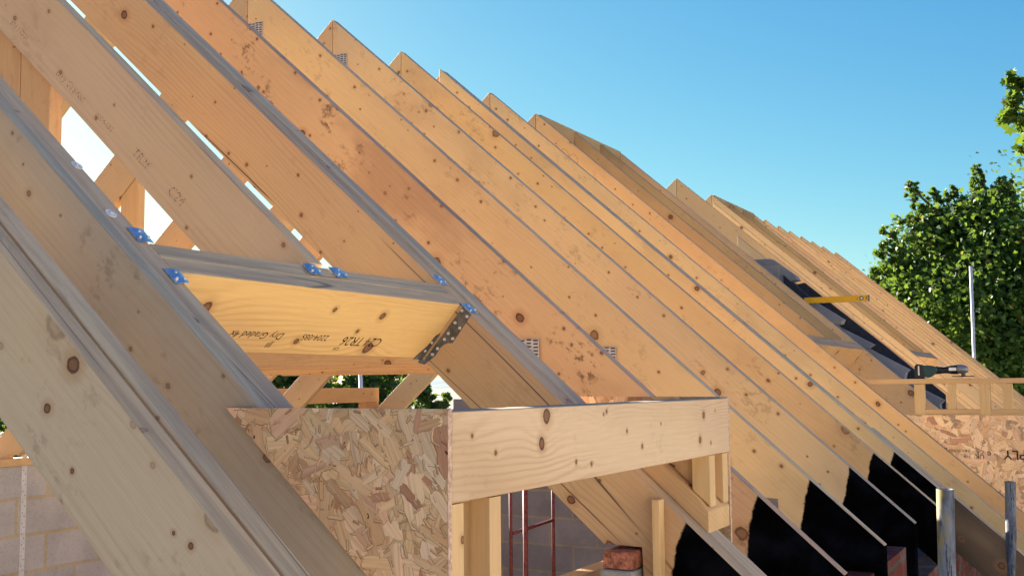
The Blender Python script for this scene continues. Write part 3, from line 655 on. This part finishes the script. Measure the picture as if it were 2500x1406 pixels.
finish('grey_brick', box_bm(2.583, 2.80, 1.060, 1.146, -.548, -.4605), MORT, None, pr, bev=.003); finish('pier_shaft', box_bm(2.587, 2.80, 1.062, 1.144, GROUND, -.550), BRICK, None, pr)
o = beam('sloping_plank', (1.9, 1.25, -.488), (2.95, 1.25, -.490), .05, .10, mats=W_RAFT, tn=(1, .95, .85, .2)); o.name = 'joist_plank'; tag(o, 'knotty timber plank running behind the brick pier', 'plank')
# far end gable
bm = prism_bm([(1.0, GROUND), (1.0, -.5), (YR, HR - .3), (YB - 1., -.5), (YB - 1., GROUND)], 16.60, 16.70); o = finish('far_gable_wall', bm, BLOCK_Y); tag(o, 'far end gable wall of blocks hidden under the last rafters', 'block wall')

# rear dormer: header and post facing the attic
RD = empty('dormer_frame', (7.75, 6.0, -.5), 'rear dormer header and post seen through the gap under the trimmer', 'dormer frame')
beam('header', (6.98, 5.98, -.018), (8.44, 5.98, -.018), .09, .130, mats=[W_REAR, W_TOP], parent=RD, tn=(1, .8, .62, .1))
vstud('stud', 8.24, 8.44, 5.94, 6.02, -.46, -.149, (.8, .6, .45, .2), parent=RD); vstud('stud', 6.98, 7.07, 5.94, 6.02, -.46, -.149, (.9, .75, .6, .1), parent=RD)

# upright posts under the rear rafters
PB = .077
def post(x0, x1, y0, y1, lab):
    m = frame(((x0 + x1) / 2, (y0 + y1) / 2, PB), (0, 0, 1), (1, 0, 0)); inv = m.inverted(); bm = bmesh.new(); vs = []
    for x in (x0, x1):
        for y in (y0, y1): vs += [bm.verts.new(inv @ Vector((x, y, PB))), bm.verts.new(inv @ Vector((x, y, bz(y, DEP) - .002)))]
    for f in ((0, 1, 3, 2), (4, 6, 7, 5), (0, 4, 5, 1), (2, 3, 7, 6), (0, 2, 6, 4), (1, 5, 7, 3)): bm.faces.new([vs[i] for i in f])
    tag(finish('post', bm, W_REAR, m, None, (1, .9, .82, .1), .0012), lab, 'post', 'posts under the rear rafters')
def stud_post(y0, y1, lab):
    x0, x1 = 2.126, 2.171; m = frame(((x0 + x1) / 2, (y0 + y1) / 2, -.02), (0, 0, 1), (1, 0, 0)); inv = m.inverted(); bm = bmesh.new(); vs = []
    for x in (x0, x1):
        for y in (y0, y1): vs += [bm.verts.new(inv @ Vector((x, y, -.02))), bm.verts.new(inv @ Vector((x, y, rz(y, .03))))]
    for f in ((0, 1, 3, 2), (4, 6, 7, 5), (0, 4, 5, 1), (2, 3, 7, 6), (0, 2, 6, 4), (1, 5, 7, 3)): bm.faces.new([vs[i] for i in f])
    tag(finish('post', bm, W_REAR, m, None, (1., .86, .80, .1), .0012), lab, 'post', 'posts at the upper left')
stud_post(2.645, 2.772, 'pinkish upright post behind the stamped trimmed rafter, right one of the close pair')
stud_post(2.776, 2.93, 'pinkish upright post behind the stamped trimmed rafter, left one of the close pair')
post(3.925, 3.969, 4.215, 4.335, 'pale orange upright post standing under a rear rafter above the trimmer')

# floor deck inside
o = finish('floor', box_bm(.3, 16.6, 1.17, 5.94, -2.14, -2.1), plain('chipboard_deck', (.55, .42, .28), .8, 0., .15, 8.)); tag(o, kind='structure')

# red steel frame standing indoors
tr = empty('steel_trestle', (7.2, 3.8, -2.1), 'red oxide steel trestle with uprights and a cross bar before the dark block wall', 'trestle')
for (p, r) in (((7.13, 3.86), .0125), ((6.73, 3.53), .0155), ((7.74, 3.82), .013)):
    finish('upright', cyl_bm((p[0], p[1], -2.099), (p[0], p[1], -.55), r, 14), REDST, None, tr)
finish('cross_bar', cyl_bm((7.14, 3.85, -1.065), (7.74, 3.82, -1.035), .012, 12), REDST, None, tr)
o = finish('conduit', cyl_bm((7.165, 3.775, -2.099), (7.165, 3.775, -.6), .006, 10), WHITE); tag(o, 'thin white conduit standing beside the red trestle upright', 'conduit')

# ------------------------------------------------------------------ scaffold tubes
def tube(p0, p1, label, mat=PIPE, r=.0242):
    bm = bmesh.new(); d = Vector(p1) - Vector(p0); n = 28; L = d.length
    prof = [(r, 0), (r, L), (r - .004, L), (r - .004, L - .25)]; rings = []
    for (rr, z) in prof: rings.append([bm.verts.new((rr * math.cos(t), rr * math.sin(t), z)) for t in [2 * math.pi * i / n for i in range(n)]])
    for j, (a, b) in enumerate(zip(rings[:-1], rings[1:])):
        for i in range(n):
            f = bm.faces.new((a[i], a[(i + 1) % n], b[(i + 1) % n], b[i])); f.smooth = j != 1
    bm.faces.new(rings[-1])
    z = d.normalized(); x = Vector((1, 0, 0)); x = (x - z * x.dot(z)).normalized(); y = z.cross(x)
    m = Matrix((x, y, z)).transposed().to_4x4(); m.translation = Vector(p0)
    return tag(finish('scaffold_tube', bm, mat, m), label, 'scaffold tube', 'scaffold tubes')
tube((3.52, .50, GROUND), (3.431, .437, -.309), 'nearest scaffold tube, grey steel with a yellow paint blotch, open top')
tube((5.87, .53, GROUND), (5.735, .442, -.472), 'scaffold tube at the right edge with yellow and black stained steel')
tube((18.45, 1.87, GROUND), (18.22, 1.817, 1.745), 'tall pale scaffold tube standing before the leafy tree', STRAP)
tube((10.95, 7.76, GROUND), (10.62, 7.755, .5), 'scaffold tube behind the rear dormer header', STRAP)
s = NT('yellow_blotch'); YB_M = plain('yellow_paint', (.55, .36, .04), .5, 0., .3, 60.)

# ------------------------------------------------------------------ trees
def leaf_mat(name, c0, c1, c2):
    s = NT(name); at = s.n('ShaderNodeAttribute', attribute_name='Col', out=2)
    c = s.mix(s.ramp(at, .0, .7), c0, c1); c = s.mix(s.ramp(at, .88, .97), c, c2)
    d = s.n('ShaderNodeBsdfPrincipled', {'Base Color': c, 'Roughness': .45, 'Specular IOR Level': .35})
    t = s.n('ShaderNodeBsdfTranslucent', {'Color': s.mix(.5, c, (.30, .42, .03))})
    sh = s.n('ShaderNodeMixShader', {0: .38, 1: d, 2: t}); s.n('ShaderNodeOutputMaterial', {'Surface': sh}); return s.mat
LEAF = leaf_mat('maple_leaf', (.028, .072, .016), (.085, .165, .03), (.24, .14, .035))
LEAF_D = leaf_mat('dark_leaf', (.018, .05, .014), (.04, .09, .02), (.08, .09, .03))
BARK = plain('bark', (.10, .075, .055), .95, 0., .35, 14., .01)
SHAPE = np.array([(0, -.5), (.16, -.30), (.42, -.38), (.34, -.08), (.52, .12), (.24, .16), (.16, .36), (0, .60), (-.16, .36), (-.24, .16), (-.52, .12), (-.34, -.08), (-.42, -.38), (-.16, -.30)])
def tree(name, blobs, trunk, size, dens, mat, label, seed, group=None, cat='tree', base=None):
    rg = np.random.default_rng(seed); cs = []; 
    for (x, y, z, r) in blobs:
        n = int(dens * r ** 2 * 60) + 30
        nt = max(6, int(n / 26)); tw = rg.normal(size=(nt, 3)); tw /= np.linalg.norm(tw, axis=1)[:, None]
        tw *= (r * rg.uniform(.35, 1.08, nt) ** .6)[:, None]; tw[:, 2] *= 1.05
        idx = rg.integers(0, nt, n); p = tw[idx] + rg.normal(size=(n, 3)) * r * .17 * rg.uniform(.3, 1.4, nt)[idx][:, None]
        cs.append(np.column_stack([p + np.array((x, y, z)), idx + rg.integers(0, 9999)]))
    P = np.vstack(cs); n = len(P)
    nrm = rg.normal(size=(n, 3)) * .75 + np.array((-.25, -.25, .65)); nrm /= np.linalg.norm(nrm, axis=1)[:, None]
    t = rg.normal(size=(n, 3)) * .8 + np.array((0, 0, -.7)); t -= nrm * (t * nrm).sum(1)[:, None]; t /= np.linalg.norm(t, axis=1)[:, None]
    b = np.cross(nrm, t); sz = size * rg.uniform(.55, 1.2, n)
    k = len(SHAPE)
    fold = np.abs(SHAPE[:, 0]) * .35
    V = P[:, None, :3] + sz[:, None, None] * (SHAPE[None, :, 0, None] * b[:, None] + SHAPE[None, :, 1, None] * t[:, None] - fold[None, :, None] * nrm[:, None])
    me = bpy.data.meshes.new('crown'); me.vertices.add(n * k); me.vertices.foreach_set('co', V.reshape(-1).astype(np.float32))
    me.loops.add(n * k); me.loops.foreach_set('vertex_index', np.arange(n * k, dtype=np.int32)); me.polygons.add(n)
    me.polygons.foreach_set('loop_start', (np.arange(n) * k).astype(np.int32)); me.update(calc_edges=True)
    at = me.attributes.new('Col', 'FLOAT', 'FACE'); at.data.foreach_set('value', np.clip(rg.normal(.45, .22, n) + .12 * np.sin(P[:, 3]), 0, 1).astype(np.float32))
    root = empty(name, trunk[0], label, cat, group)
    link('crown', me, mat, None, root)
    bm = bmesh.new(); r0 = trunk[2]; a = Vector(trunk[0]); e = Vector(trunk[1]); prev = a; N = 6
    for i in range(N):
        q = a.lerp(e, (i + 1) / N) + Vector((rg.normal(), rg.normal(), 0)) * .06; cyl_bm(prev, q, r0 * (1 - .12 * i), 12, r0 * (1 - .12 * (i + 1)), bm, False); prev = q
    finish('trunk', bm, BARK, None, root)
    bm = bmesh.new()
    for (x, y, z, r) in blobs:
        s0 = a.lerp(e, rg.uniform(.55, 1.)); c = Vector((x, y, z)); mid = s0.lerp(c, .5) + Vector((0, 0, .25))
        cyl_bm(s0, mid, r0 * .32, 8, r0 * .2, bm, False); cyl_bm(mid, c, r0 * .2, 8, r0 * .06, bm, False)
        for q in range(3):
            d = Vector(rg.normal(size=3)).normalized() * r * .85; cyl_bm(c, c + d, r0 * .06, 5, .004, bm, False)
    finish('limbs', bm, BARK, None, root)
    return root
def spire(x, y, z, h, r):
    return [(x + random.uniform(-.06, .06), y + random.uniform(-.06, .06), z + h * t, r * (1 - t) + .07) for t in (0, .2, .4, .58, .75, .9, 1.)]
T1S = spire(18.72, 3.10, 1.5, .95, .30) + spire(18.9, 2.74, 2.2, 1.0, .30) + spire(19.1, 2.42, 2.35, .72, .25) + spire(18.9, 2.1, 2.4, .65, .28) + spire(18.8, 1.70, 2.5, .85, .26) + spire(18.7, 1.35, 2.5, .62, .3) + spire(18.7, 3.3, 1.25, .55, .18)
T1 = [(18.72, 2.95, 1.9, .30), (19.51, 2.41, 2.3, .4), (19.18, 2.0, 2.3, .5), (18.81, 1.26, 2.20, .7), (19.39, 2.37, 1.85, .8), (18.79, 2.94, 1.43, .6), (18.86, 1.7, 1.73, 1.05), (18.58, 1.23, 1.3, 1.2), (18.67, 2.2, .96, 1.0), (18.46, 1.6, .62, 1.1), (18.72, 1.17, .3, 1.2), (19.23, 2.56, 1.41, .8), (19.44, .55, 2.11, 1.4), (18.98, .59, .8, 1.5), (18.99, .75, -.2, 1.5), (20.42, -.11, 1.5, 1.6), (19.17, 1.53, -.46, 1.2), (19.36, 2.13, .06, 1.), (20.6, 1.6, 1.2, 1.4), (20.6, 1.4, -.3, 1.5)]
tree('leafy_tree', [tuple(q * 1.12 for q in b_) for b_ in T1 + T1S], ((22.4, 1.1, GROUND), (22.4, 1.1, 1.8), .22), .092, 36, LEAF, 'big broad leafed tree rising behind the far end of the roof', 3)
T2 = [(11.96, .59, 2.6, .22), (11.9, .66, 2.88, .13), (11.98, .58, 2.32, .15), (11.88, .72, 2.7, .08), (12.12, .18, 2.80, .45), (12.6, -.35, 2.9, .7), (12.99, -.5, 3.2, .9)]
tree('leafy_tree', T2, ((12.9, -.6, GROUND), (12.9, -.5, 2.2), .13), .14, 30, LEAF, 'leafy branch end reaching in from the upper right edge', 5)
RT = 'trees behind the rear wall'
tree('leafy_tree', [(11.79, 9.87, -.07, .4), (12.0, 10.56, -.09, .6), (11.47, 10.52, -.31, .8), (12.09, 9.76, -.18, .5)], ((11.8, 10.2, GROUND), (11.8, 10.2, -.3), .12), .11, 40, LEAF_D, 'dark tree behind the roof, left of the gap under the trimmer', 8, RT)
tree('leafy_tree', [(13.03, 9.7, -.11, .5), (13.25, 9.28, -.08, .42), (12.9, 9.97, -.25, .6), (13.35, 9.14, -.26, .5), (13.13, 9.56, -.4, .6)], ((13.1, 9.6, GROUND), (13.1, 9.6, -.4), .12), .11, 40, LEAF_D, 'dark tree in the middle of the gap under the trimmer', 9, RT)
tree('leafy_tree', [(14.42, 9.27, -.30, .40), (14.31, 9.49, -.37, .5), (14.53, 9.08, -.40, .22), (14.35, 9.37, -.16, .22)], ((14.4, 9.3, GROUND), (14.4, 9.3, -.4), .12), .11, 40, LEAF_D, 'dark rounded tree at the right end of the gap under the trimmer', 10, RT)
tree('leafy_tree', [(9.45, 12.26, -.88, .5), (9.22, 12.66, -.72, .7), (9.58, 12.04, -1.04, .6)], ((9.4, 12.3, GROUND), (9.4, 12.3, -.9), .12), .11, 40, LEAF_D, 'dark tree behind the rear wall at the far left edge', 11, RT)

# ------------------------------------------------------------------ ground and distant hills
s = NT('grass_and_soil'); tc = s.n('ShaderNodeTexCoord', out=3)
c = s.mix(s.ramp(s.noise(tc, .35, 5), .4, .6), (.20, .17, .12), (.30, .25, .19)); c = s.mix(s.m('MULTIPLY', s.noise(tc, 6., 4), .5), c, (.14, .13, .08))
gm = s.out(c, .95, s.noise(tc, 8., 4), .03)
bm = bmesh.new(); vs = [bm.verts.new(p) for p in ((-3000, -3000, GROUND), (3000, -3000, GROUND), (3000, 3000, GROUND), (-3000, 3000, GROUND))]; bm.faces.new(vs)
tag(finish('ground', bm, gm), kind='structure')
s = NT('hill_cover'); tc = s.n('ShaderNodeTexCoord', out=3)
hm_ = s.out(s.mix(s.ramp(s.noise(tc, .02, 4), .4, .6), (.10, .15, .16), (.14, .19, .19)), .95)
bm = bmesh.new(); rows = []; NH = 160
for i in range(NH + 1):
    a = 2 * math.pi * i / NH; h_ = 12 + 7 * math.sin(3 * a + 1) + 4 * math.sin(7 * a) + 2.5 * math.sin(13 * a + 2)
    rows.append([bm.verts.new((r_ * math.cos(a), r_ * math.sin(a), GROUND - 1 + z_)) for r_, z_ in ((1150, 0), (1280, h_ * .7), (1400, h_), (1650, 0))])
for a, b in zip(rows[:-1], rows[1:]):
    for j in range(3): bm.faces.new((a[j], b[j], b[j + 1], a[j + 1])).smooth = True
tag(finish('hills', bm, hm_), kind='structure')

# ------------------------------------------------------------------ unseen houses added behind the viewer to bounce warm sunlight
BUFF = plain('cream_render', (.74, .72, .68), .9, 0., .05, 4.)
TILE = plain('roof_tile', (.20, .10, .07), .8, 0., .25, 30.); GLASS = plain('window_glass', (.03, .035, .04), .08)
def house(x0, x1, lab):
    h = empty('bounce_house', ((x0 + x1) / 2, -10, GROUND), lab, 'house', 'unseen houses added for bounce light')
    wl = finish('wall', box_bm(x0, x1, -17, -9.5, GROUND, 2.4), BUFF, None, h)
    finish('roof', prism_bm([(-17.4, 2.3), (-9.1, 2.3), (-13.25, 5.6)], x0 - .2, x1 + .2), TILE, None, h)
    n = int((x1 - x0) / 3.2)
    for i in range(n):
        for zb in (GROUND + .9, .3):
            xc = x0 + (i + .5) * (x1 - x0) / n; f = finish('window', box_bm(xc - .6, xc + .6, -9.52, -9.46, zb, zb + 1.15), WHITE, None, h)
            finish('pane', box_bm(xc - .52, xc + .52, -9.458, -9.455, zb + .08, zb + 1.07), GLASS, None, f)
house(-16.5, -7.5, 'unseen cream house added to bounce light, tiled roof, left one'); house(-6.5, 2.5, 'unseen cream house added to bounce light, tiled roof, middle one'); house(3.5, 12.5, 'unseen cream house added to bounce light, tiled roof, right one')

# ------------------------------------------------------------------ light, sky, camera
SUN_AZ, SUN_EL = R(60), R(23)       # azimuth from +X towards +Y
sd = Vector((math.cos(SUN_EL) * math.cos(SUN_AZ), math.cos(SUN_EL) * math.sin(SUN_AZ), math.sin(SUN_EL)))
L = bpy.data.lights.new('sun', 'SUN'); L.energy = 5.0; L.angle = R(.53); L.color = (1., .94, .84)
so = bpy.data.objects.new('sun', L); COL.objects.link(so); so.rotation_euler = sd.to_track_quat('Z', 'Y').to_euler()
w = bpy.data.worlds.new('World'); scene.world = w; w.use_nodes = True; nt = w.node_tree; nt.nodes.clear()
sky = nt.nodes.new('ShaderNodeTexSky'); sky.sky_type = 'NISHITA'; sky.sun_disc = False; sky.sun_elevation = SUN_EL; sky.sun_rotation = R(90) - SUN_AZ
sky.air_density = 1.0; sky.dust_density = .3; sky.ozone_density = 2.0; sky.altitude = 100
bg = nt.nodes.new('ShaderNodeBackground'); bg.inputs[1].default_value = .05
wo = nt.nodes.new('ShaderNodeOutputWorld'); sr = nt.nodes.new('ShaderNodeSeparateColor'); cr = nt.nodes.new('ShaderNodeCombineColor'); nt.links.new(sky.outputs[0], sr.inputs[0])
for i_, (g_, k_) in enumerate(((1.5, .205), (1.0, .625), (.45, 1.76))):      # deep clear-sky blue: per channel curve on the sky colour
    a_ = nt.nodes.new('ShaderNodeMath'); a_.operation = 'POWER'; a_.inputs[1].default_value = g_; nt.links.new(sr.outputs[i_], a_.inputs[0])
    b_ = nt.nodes.new('ShaderNodeMath'); b_.operation = 'MULTIPLY'; b_.inputs[1].default_value = k_; nt.links.new(a_.outputs[0], b_.inputs[0]); nt.links.new(b_.outputs[0], cr.inputs[i_])
nt.links.new(cr.outputs[0], bg.inputs[0]); nt.links.new(bg.outputs[0], wo.inputs[0])

cam = bpy.data.cameras.new('camera'); cam.sensor_width = 36; cam.lens = 36 * 2709.18 / 2500; cam.clip_start = .05; cam.clip_end = 6000
co = bpy.data.objects.new('camera', cam); COL.objects.link(co)
yaw, pit, rol = R(28.2676), R(4.96808), R(-.47844)
F = Vector((math.cos(pit) * math.cos(yaw), math.cos(pit) * math.sin(yaw), math.sin(pit)))
Rt = Vector((math.sin(yaw), -math.cos(yaw), 0)); U = Rt.cross(F)
R2_ = Rt * math.cos(rol) + U * math.sin(rol); U2 = -Rt * math.sin(rol) + U * math.cos(rol)
co.matrix_world = Matrix((R2_, U2, -F)).transposed().to_4x4()
scene.camera = co
scene.view_settings.view_transform = 'Standard'; scene.view_settings.look = 'None'; scene.view_settings.gamma = 1.0
scene.view_settings.exposure = 2.1
scene.cycles.max_bounces = 10; scene.cycles.diffuse_bounces = 8; scene.cycles.transmission_bounces = 4
